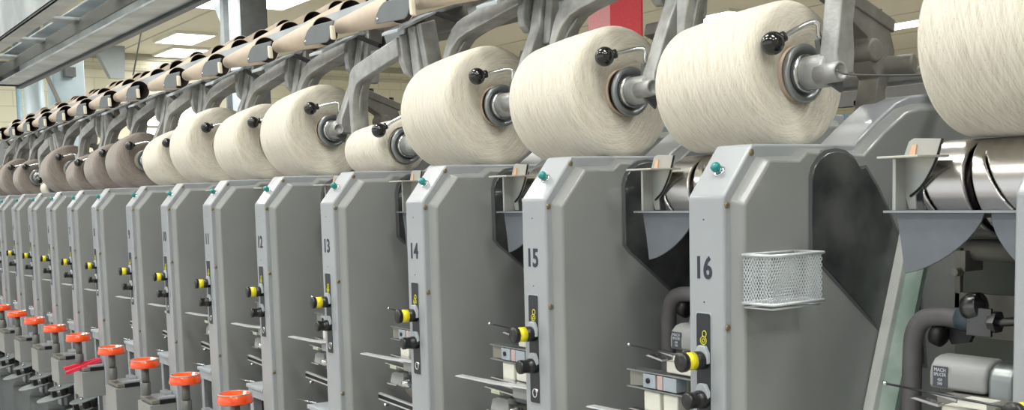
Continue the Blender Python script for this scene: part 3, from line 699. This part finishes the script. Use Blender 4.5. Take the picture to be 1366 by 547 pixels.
# conveyor rails along the machine
X0, X1 = UX(1) - 0.6, UX(16) + 0.6
bm = NB(); box(bm, X0, X1, 0.188, 0.191, 1.832, 1.8550); tag(finish('conveyor_rail', bm, [GALV]), 'long pale grey rail along the conveyor, between front and second row of cones', 'rail')
bm = NB(); box(bm, X0, X1, 0.314, 0.317, 1.888, 1.901); tag(finish('conveyor_rail', bm, [GALV]), 'long pale rail behind the third row of empty cones', 'rail')
bm = NB(); box(bm, X0, X1, 0.262, 0.312, 1.772, 1.822); tag(finish('support_beam', bm, [CASTD], None, 0.002), 'grey square beam running under the cone conveyor above all units', 'beam')
bm = NB(); cyl(bm, (X0, 0.392, 1.60), (UX(17) + 0.4, 0.392, 1.60), 0.011, 20); tag(finish('pivot_shaft', bm, [CAST]), 'long round shaft behind the packages, seen left of the rightmost package', 'shaft')

# ================================================================== lay out copies along the row
def spread(o, ks, labelf, start=None):
    ks = list(ks)
    for i, k in enumerate(ks):
        c = o if i == 0 else copy_tree(o)
        c.location = (UX(k), 0, 0); c['label'] = labelf(k)
spread(drum0, range(17, 0, -1), lambda k: 'polished steel winding drum left of %s' % place(k))
spread(guard0, range(17, 8, -1), lambda k: 'bent zinc drum guard left of %s' % place(k))
spread(fins0, range(17, 8, -1), lambda k: 'dark ledge with curved fins left of %s' % place(k))
spread(splicer0, range(17, 10, -1), lambda k: 'grey splicer box with dark label left of %s' % place(k))
spread(hose0, range(17, 11, -1), lambda k: 'bent dark suction pipe left of %s' % place(k))
spread(back0, range(17, 0, -1), lambda k: 'olive grey mechanism frame left of %s' % place(k))
spread(post0, range(16, 10, -1), lambda k: 'slanted pale rail with greenish strip on %s' % place(k))
spread(clear0, range(17, 5, -1), lambda k: 'yarn clearer with white-tipped rod left of %s' % place(k))
spread(lever0, range(16, 0, -1), lambda k: 'tension lever with shiny blade left of %s' % place(k))
spread(kp0, range(12, 0, -1), lambda k: 'orange capped post in front of %s' % place(k))
spread(lb0, range(11, 0, -1), lambda k: 'grey slotted box in front of %s' % place(k))
spread(disc0, range(8, 0, -1), lambda k: 'rounded bobbin plate in front of %s' % place(k))

# red clip lying on the box of unit 8
bm = NB()
for dy in (0.0, 0.012):
    prism(bm, [(-0.108, 0.947 - dy), (-0.110, 0.957 - dy), (-0.005, 0.977), (-0.002, 0.966)], 0, -0.012 + dy * 1.5, -0.002 + dy * 1.5)
clip = finish('red_clip', bm, [PINKRED], None, 0.001); clip.location = (UX(8) + 0.01, 0.0, 0.0)
tag(clip, 'bright pinkish red plastic clip lying on a grey box at lower left', 'clip')

# ================================================================== wire basket on unit 16
def make_basket():
    x0, x1, y0, y1, z0, z1 = 0.0715, 0.112, 0.012, 0.092, 1.334, 1.387
    r = root('wire_basket', 'small silver expanded-metal wire basket hung on the side of unit 16', 'basket', (0, 0, z0))
    rr = 0.0016
    def loop(z, nm, e=0.0015, rad=rr):
        bm = NB(); P = [(x0 - 0, y0 - e, z), (x1 + e, y0 - e, z), (x1 + e, y1 + e, z), (x0, y1 + e, z)]
        for i in range(4): cyl(bm, P[i], P[(i + 1) % 4], rad, 8)
        o = finish(nm, bm, [WIRE], r); o.location = (0, 0, -z0); return o
    loop(z1, 'rim'); loop(z0 + 0.001, 'base_frame'); loop(z0 - 0.004, 'base_frame', -0.002, 0.0011)
    bm = NB(); w = 0.00028
    def clipseg(a, s, A, B):   # diagonal u = a + s*v within [0,A]x[0,B]
        v0, v1 = 0.0, B
        lo = (0 - a) / s; hi = (A - a) / s
        if lo > hi: lo, hi = hi, lo
        v0 = max(v0, lo); v1 = min(v1, hi)
        return (v0, v1) if v1 - v0 > 1e-4 else None
    def face(mk, A, B, step=0.0040):
        for s in (0.62, -0.62):
            n = int((A + 0.62 * B) / step) + 2
            for i in range(n):
                a = (-0.62 * B if s > 0 else 0) + i * step
                c = clipseg(a, s, A, B)
                if not c: continue
                p = mk(a + s * c[0], c[0]); q = mk(a + s * c[1], c[1])
                d = (q - p); L = d.length; aa, bb, dd = frame_from(d)
                vs = []
                for e in (p, q):
                    for k_ in range(4):
                        an = PI / 4 + k_ * PI / 2; vs.append(bm.verts.new(e + (aa * math.cos(an) + bb * math.sin(an)) * w * 1.4))
                for k_ in range(4):
                    k2 = (k_ + 1) % 4; bm.faces.new([vs[k_], vs[k2], vs[4 + k2], vs[4 + k_]])
    H = z1 - z0
    face(lambda u, v: Vector((x0 + u, y0, z0 + v)), x1 - x0, H)
    face(lambda u, v: Vector((x1, y0 + u, z0 + v)), y1 - y0, H)
    face(lambda u, v: Vector((x0 + u, y1, z0 + v)), x1 - x0, H)
    face(lambda u, v: Vector((x0 + 0.0004, y0 + u, z0 + v)), y1 - y0, H)
    face(lambda u, v: Vector((x0 + u, y0 + v, z0 + 0.001)), x1 - x0, y1 - y0)
    m = finish('mesh_sides', bm, [WIRE], r); m.location = (0, 0, -z0)
    return r
make_basket()

# ================================================================== machine base
bm = NB(); box(bm, UX(1) - 1.5, UX(17) + 1.2, 0.05, 0.60, 0.0, 0.70)
tag(finish('machine_base', bm, [PAINTD], None, 0.004), 'dark grey lower body of the winding machine along the floor', 'machine base')
bm = NB()
n = 160
for i in range(n):
    xa = UX(1) - 1.0 + i * 6.0 / n; xb = xa + 6.0 / n
    ya = -0.035 + 0.02 * math.cos(i * 2 * PI / 8.5); yb = -0.035 + 0.02 * math.cos((i + 1) * 2 * PI / 8.5)
    v = [bm.verts.new(p) for p in ((xa, ya, 0.0), (xb, yb, 0.0), (xb, yb, 0.735), (xa, ya, 0.735), (xa, 0.049, 0.0), (xb, 0.049, 0.0), (xb, 0.049, 0.735), (xa, 0.049, 0.735))]
    bm.faces.new([v[0], v[1], v[2], v[3]]); bm.faces.new([v[3], v[2], v[6], v[7]]); bm.faces.new([v[0], v[4], v[5], v[1]])
bmesh.ops.remove_doubles(bm, verts=bm.verts[:], dist=1e-5)
tag(finish('apron', bm, [mat('dark_apron', (62, 68, 70), 0.5, 0, 0.1)], smooth=True), 'dark rippled apron below the rounded bobbin plates', 'apron')

# ================================================================== overhead steel frame, upper left
def make_gantry():
    r = root('overhead_steel_frame', 'galvanised steel channel frame hanging overhead at upper left', 'steel frame', (0, 0, 2.2))
    def p(nm, bm, m, b=0.003):
        o = finish(nm, bm, [m], r, b); o.location = (0, 0, -2.2); return o
    XA, XB = -6.40, 3.0
    bm = NB(); box(bm, XA, XB, 0.53, 0.545, 2.20, 2.38); box(bm, XA, XB, 0.405, 0.545, 2.20, 2.212); box(bm, XA, XB, 0.43, 0.545, 2.37, 2.38); p('channel_beam', bm, GALV)
    bm = NB(); box(bm, XA, XB, 0.520, 0.556, 2.186, 2.199); p('dark_edge_strip', bm, mat('edge_dark', (62, 70, 82), 0.4, 0.2))
    bm = NB(); box(bm, XA, XB, 0.395, 0.402, 2.235, 2.296); p('inner_web', bm, GALVD)
    bm = NB(); box(bm, XA, XB, 0.085, 0.100, 2.20, 2.41); box(bm, XA, XB, 0.085, 0.165, 2.20, 2.212); p('channel_beam', bm, GALV)
    bm = NB(); box(bm, XA, XA + 0.10, 0.10, 0.53, 2.20, 2.34); p('end_channel', bm, GALVD)
    for x in (-5.75, -5.05, -4.35, -3.65, -2.95, -2.25, -1.55, -0.85, -0.15, 0.55, 1.25):
        bm = NB(); box(bm, x, x + 0.11, 0.10, 0.40, 2.284, 2.297); p('cross_member', bm, PALE)
    for x in (-5.2, -4.6, -3.6, -3.0, -2.4, -1.8):
        for dz in (2.30,):
            bm = NB(); cyl(bm, (x, 0.085, dz), (x, 0.07, dz), 0.013, 6); p('bolt', bm, GALVD, 0)
    return r
make_gantry()

# ================================================================== the hall
HC = 4.55
XW, YW = -22.0, 26.0
bm = NB(); box(bm, XW - 0.2, 6.5, -9.0, YW + 0.2, -0.1, 0.0)
structure(finish('floor', bm, [mat('floor_concrete', (168, 165, 158), 0.35, 0, 0.08, 1.5)]))
# ceiling with faint panel joints
mc = mat('ceiling_board', (214, 208, 190), 0.85, 0, 0.02, 0.8)
bm = NB(); box(bm, XW - 0.2, 6.5, -9.0, YW + 0.2, HC, HC + 0.15)
structure(finish('ceiling', bm, [mc]))
for i in range(12):
    bm = NB(); y = -1.2 + i * 2.2; box(bm, XW, 6.5, y, y + 0.035, HC - 0.012, HC); o = structure(finish('trim_%d' % (i + 1), bm, [mat('ceiling_strip', (190, 186, 170), 0.8)]))
def block_wall(name):
    m = bpy.data.materials.new(name); m.use_nodes = True; nt = m.node_tree; b = nt.nodes['Principled BSDF']; b.inputs['Roughness'].default_value = 0.6
    tc = nt.nodes.new('ShaderNodeTexCoord'); mp = nt.nodes.new('ShaderNodeMapping'); mp.inputs['Rotation'].default_value = (PI / 2, 0, PI / 2)
    sep = nt.nodes.new('ShaderNodeSeparateXYZ'); cb = nt.nodes.new('ShaderNodeCombineXYZ'); ad = nt.nodes.new('ShaderNodeMath'); ad.operation = 'ADD'
    nt.links.new(tc.outputs['Object'], sep.inputs[0]); nt.links.new(sep.outputs[0], ad.inputs[0]); nt.links.new(sep.outputs[1], ad.inputs[1])
    nt.links.new(ad.outputs[0], cb.inputs[0]); nt.links.new(sep.outputs[2], cb.inputs[1])
    br = nt.nodes.new('ShaderNodeTexBrick'); br.inputs['Scale'].default_value = 1.0
    br.inputs['Color1'].default_value = lin((228, 225, 202)); br.inputs['Color2'].default_value = lin((223, 220, 198)); br.inputs['Mortar'].default_value = lin((208, 205, 182))
    br.inputs['Mortar Size'].default_value = 0.012; br.inputs['Brick Width'].default_value = 0.62; br.inputs['Row Height'].default_value = 0.31
    nt.links.new(cb.outputs[0], br.inputs['Vector']); nt.links.new(br.outputs['Color'], b.inputs['Base Color']); return m
BW = block_wall('cream_block_wall')
bm = NB(); box(bm, XW - 0.2, XW, -9.0, YW, 0, HC); structure(finish('wall_left', bm, [BW]))
bm = NB(); box(bm, XW, 6.5, YW, YW + 0.2, 0, HC); structure(finish('wall_back', bm, [BW]))
bm = NB(); box(bm, XW + 0.001, XW + 0.05, -8.0, YW, 4.20, 4.26); structure(finish('trim_13', bm, [mat('pipe_trim', (196, 194, 176), 0.6)]))
bm = NB(); box(bm, XW + 0.001, XW + 0.04, -8.0, YW, 4.42, HC); structure(finish('trim_14', bm, [mat('cornice', (168, 166, 150), 0.7)]))
bm = NB(); box(bm, 6.5, 6.7, -9.0, YW, 0, HC); structure(finish('light_block_wall_right', bm, [mat('plain_cream_wall', (206, 202, 186), 0.7)]))  # unseen wall added to cut the fill on faces turned right
# lower dark band / equipment line on the left wall
bm = NB(); box(bm, XW + 0.001, XW + 0.06, -8.0, 4.4, 0.0, 2.80); structure(finish('baseboard_left', bm, [mat('grey_dado', (132, 138, 140), 0.6)]))
# bright doorway glazing in the far wall
bm = NB(); box(bm, XW + 0.001, XW + 0.03, 5.9, 7.6, 2.62, 3.42); o = structure(finish('window_1', bm, [BRIGHT]))
bm = NB(); box(bm, XW + 0.03, XW + 0.06, 5.85, 7.65, 3.02, 3.08); box(bm, XW + 0.03, XW + 0.06, 6.95, 7.0, 2.6, 3.05); structure(finish('trim_15', bm, [mat('window_bar', (150, 150, 146), 0.6)]))

# ceiling lights
def light_panel(x, y, label, lx=1.22, ly=0.60):
    r = root('ceiling_light', label, 'ceiling light', (x, y, HC), 'fluorescent ceiling lights')
    bm = NB(); box(bm, -lx / 2, lx / 2, -ly / 2, ly / 2, -0.05, -0.035); d = finish('diffuser', bm, [LIGHT], r)
    bm = NB(); t = 0.04
    for a in ((-lx / 2 - t, -lx / 2, -ly / 2 - t, ly / 2 + t), (lx / 2, lx / 2 + t, -ly / 2 - t, ly / 2 + t), (-lx / 2, lx / 2, -ly / 2 - t, -ly / 2), (-lx / 2, lx / 2, ly / 2, ly / 2 + t)):
        box(bm, *a, -0.05, 0.0)
    finish('frame', bm, [WHITE], r)
seen = [(-19.3, 5.95, 'larger bright ceiling light at upper left, nearer of the two above the cones'), (-21.2, 6.5, 'narrow bright ceiling light at upper left, just under the larger one'),
        (-15.3, 5.25, 'ceiling light left of the grey column, cut by the top edge'), (-14.9, 5.95, 'ceiling light right of the grey column, cut by the top edge'),
        (-12.9, 13.4, 'ceiling light peeking over the package above unit 16'), (-11.9, 17.4, 'ceiling light just left of the rightmost package'), (-15.7, 21.3, 'small distant ceiling light seen under the cradle arm right of unit 16')]
for x, y, l in seen: light_panel(x, y, l, 1.3, 0.7)
for i, x in enumerate((-8.5, -5.0, -1.8, 1.2, 4.0)):
    for j, y in enumerate((-3.2, -0.9, 2.2)):
        r_ = light_panel(x, y, 'fluorescent ceiling light above the winding machine, outside the frame', 1.3, 0.7)

# column with brace
r = root('steel_column', 'grey steel column with diagonal brace rising behind the cones at upper left', 'column', (-14.3, 5.0, 0))
bm = NB(); box(bm, -0.16, 0.42, -0.02, 0.02, 0, HC); finish('flange', bm, [COLUMN], r)
bm = NB(); box(bm, -0.20, -0.16, -0.10, 0.30, 0, HC); box(bm, 0.42, 0.50, -0.10, 0.30, 0, HC); finish('side_flange', bm, [PAINTD], r)
bm = NB(); prism(bm, [(-0.20, 3.7), (-0.20, HC), (-0.95, HC)], 1, 0.0, 0.08); finish('brace', bm, [COLUMN], r)
bm = NB(); prism(bm, [(-0.36, 3.4), (-0.20, 3.4), (-0.20, HC), (-0.26, HC)], 1, -0.1, 0.0); finish('brace_edge', bm, [PAINTD], r)
# tapering grey hanger, cable, ducts on the left
bm = NB(); prism(bm, [(4.72, HC), (5.32, HC), (5.28, 3.92), (5.02, 3.92)], 0, -21.2, -21.0)
o = finish('hanging_hopper', bm, [COLUMN]); tag(o, 'pale grey tapering hopper hanging below the ceiling behind the cones', 'hopper')
bm = NB(); cyl(bm, (-10.0, 2.71, HC), (-10.0, 2.18, 2.3), 0.008, 6)
tag(finish('hanging_cable', bm, [PAINTD]), 'thin slanted grey cable right of the hanging hopper', 'cable')
bm = NB(); box(bm, -18.4, -17.9, 3.27, 3.76, 0, HC); DU = tag(finish('square_duct', bm, [DUCT], None, 0.01), 'broad pale blue-grey duct standing under the overhead frame', 'duct')
bm = NB(); cyl(bm, (-18.6, 3.10, 0), (-18.6, 3.10, HC), 0.16, 24); tag(finish('round_duct', bm, [DUCT]), 'slimmer pale round duct left of the broad duct', 'duct')
bm = NB(); cyl(bm, (-20.0, 3.13, 0), (-20.0, 3.13, HC), 0.05, 12); tag(finish('thin_pipe', bm, [mat('bluish_pipe', (140, 168, 180), 0.5)]), 'thin bluish vertical pipe against the cream wall at far left', 'pipe')
bm = NB(); prism(bm, [(3.0, 3.9), (3.06, 3.9), (3.42, 3.0), (3.36, 3.0)], 0, -17.9, -17.85); finish('diagonal_brace', bm, [CASTD], DU)
bm = NB(); box(bm, -17.90, -17.70, 3.42, 3.58, 3.55, 3.70); finish('junction_box', bm, [PAINTD], DU)

# red and pink banner behind unit 15
r = root('hanging_banner', 'red and pink banner hanging behind the package above unit 15', 'banner', (-9.2, 8.0, 0))
bm = NB(); box(bm, -0.27, 0.30, 0, 0.03, 3.0, 4.45); finish('red_panel', bm, [REDBAN], r)
bm = NB(); box(bm, -0.70, -0.27, 0, 0.03, 3.0, 4.45); finish('pink_panel', bm, [PINKBAN], r)

# second machine row far behind on the right
r = root('rear_machine', 'dark textile machine standing behind, seen between unit 16 and the rightmost package', 'machine', (-0.8, 2.6, 0))
bm = NB(); box(bm, -1.4, 3.0, 0.0, 0.7, 0, 1.68); finish('body', bm, [mat('rear_dark', (70, 74, 76), 0.6)], r, 0.01)
bm = NB(); box(bm, -1.4, 3.0, -0.06, 0.0, 1.68, 1.73); finish('top_rail', bm, [mat('rear_blue', (112, 130, 142), 0.4, 0.3)], r)
bm = NB()
for i in range(9): box(bm, -1.1 + i * 0.45, -1.05 + i * 0.45, 0.2, 0.26, 1.68, 1.80)
box(bm, -1.2, 3.0, 0.2, 0.26, 1.78, 1.84)
finish('upper_frame', bm, [mat('rear_frame', (96, 96, 92), 0.6)], r)

# ================================================================== world fill let in by leaving out the near wall; ceiling lamps
w = bpy.data.worlds.new('World'); bpy.context.scene.world = w; w.use_nodes = True
bg = w.node_tree.nodes['Background']; bg.inputs['Color'].default_value = (0.93, 0.97, 1.0, 1); bg.inputs['Strength'].default_value = 1.25
def area(name, loc, rot, sx, sy, e):
    l = bpy.data.lights.new(name, 'AREA'); l.shape = 'RECTANGLE'; l.size = sx; l.size_y = sy; l.energy = e; l.color = (1, 0.99, 0.95)
    o = bpy.data.objects.new(name, l); COL.objects.link(o); o.location = loc; o.rotation_euler = rot
for x in (-8.5, -5.0, -1.8, 1.2, 4.0):
    for y in (-3.2, -0.9, 2.2):
        area('tube_light', (x, y, HC - 0.06), (0, 0, 0), 1.3, 0.7, 34)
for x, y in ((-14, 4), (-18, 5), (-13, 12), (-10, 18), (-17, 18), (-5, 12), (-4, 20), (-18, 0)):
    area('far_tube_light', (x, y, HC - 0.06), (0, 0, 0), 1.3, 0.7, 175)

# ================================================================== camera
F0, YAW, PIT, ROLL = 1425.27, 0.9585, -0.0900, -0.0244
cam = bpy.data.cameras.new('Camera'); cam.sensor_width = 36; cam.lens = F0 / 1366 * 36; cam.shift_y = 114.3 / 1366; cam.clip_start = 0.05; cam.clip_end = 200
co = bpy.data.objects.new('Camera', cam); COL.objects.link(co)
f = Vector((-math.sin(YAW) * math.cos(PIT), math.cos(YAW) * math.cos(PIT), math.sin(PIT)))
r_ = Vector((math.cos(YAW), math.sin(YAW), 0)); u_ = r_.cross(f)
c, s = math.cos(ROLL), math.sin(ROLL)
R_, U_ = r_ * c + u_ * s, u_ * c - r_ * s
M = Matrix((R_, U_, -f)).transposed().to_4x4(); M.translation = Vector((0.8688, -0.8537, 1.4581))
co.matrix_world = M
sc = bpy.context.scene; sc.camera = co
sc.view_settings.view_transform = 'Standard'; sc.view_settings.look = 'None'; sc.view_settings.gamma = 1.0; sc.view_settings.use_curve_mapping = False
sc.view_settings.exposure = 0.04
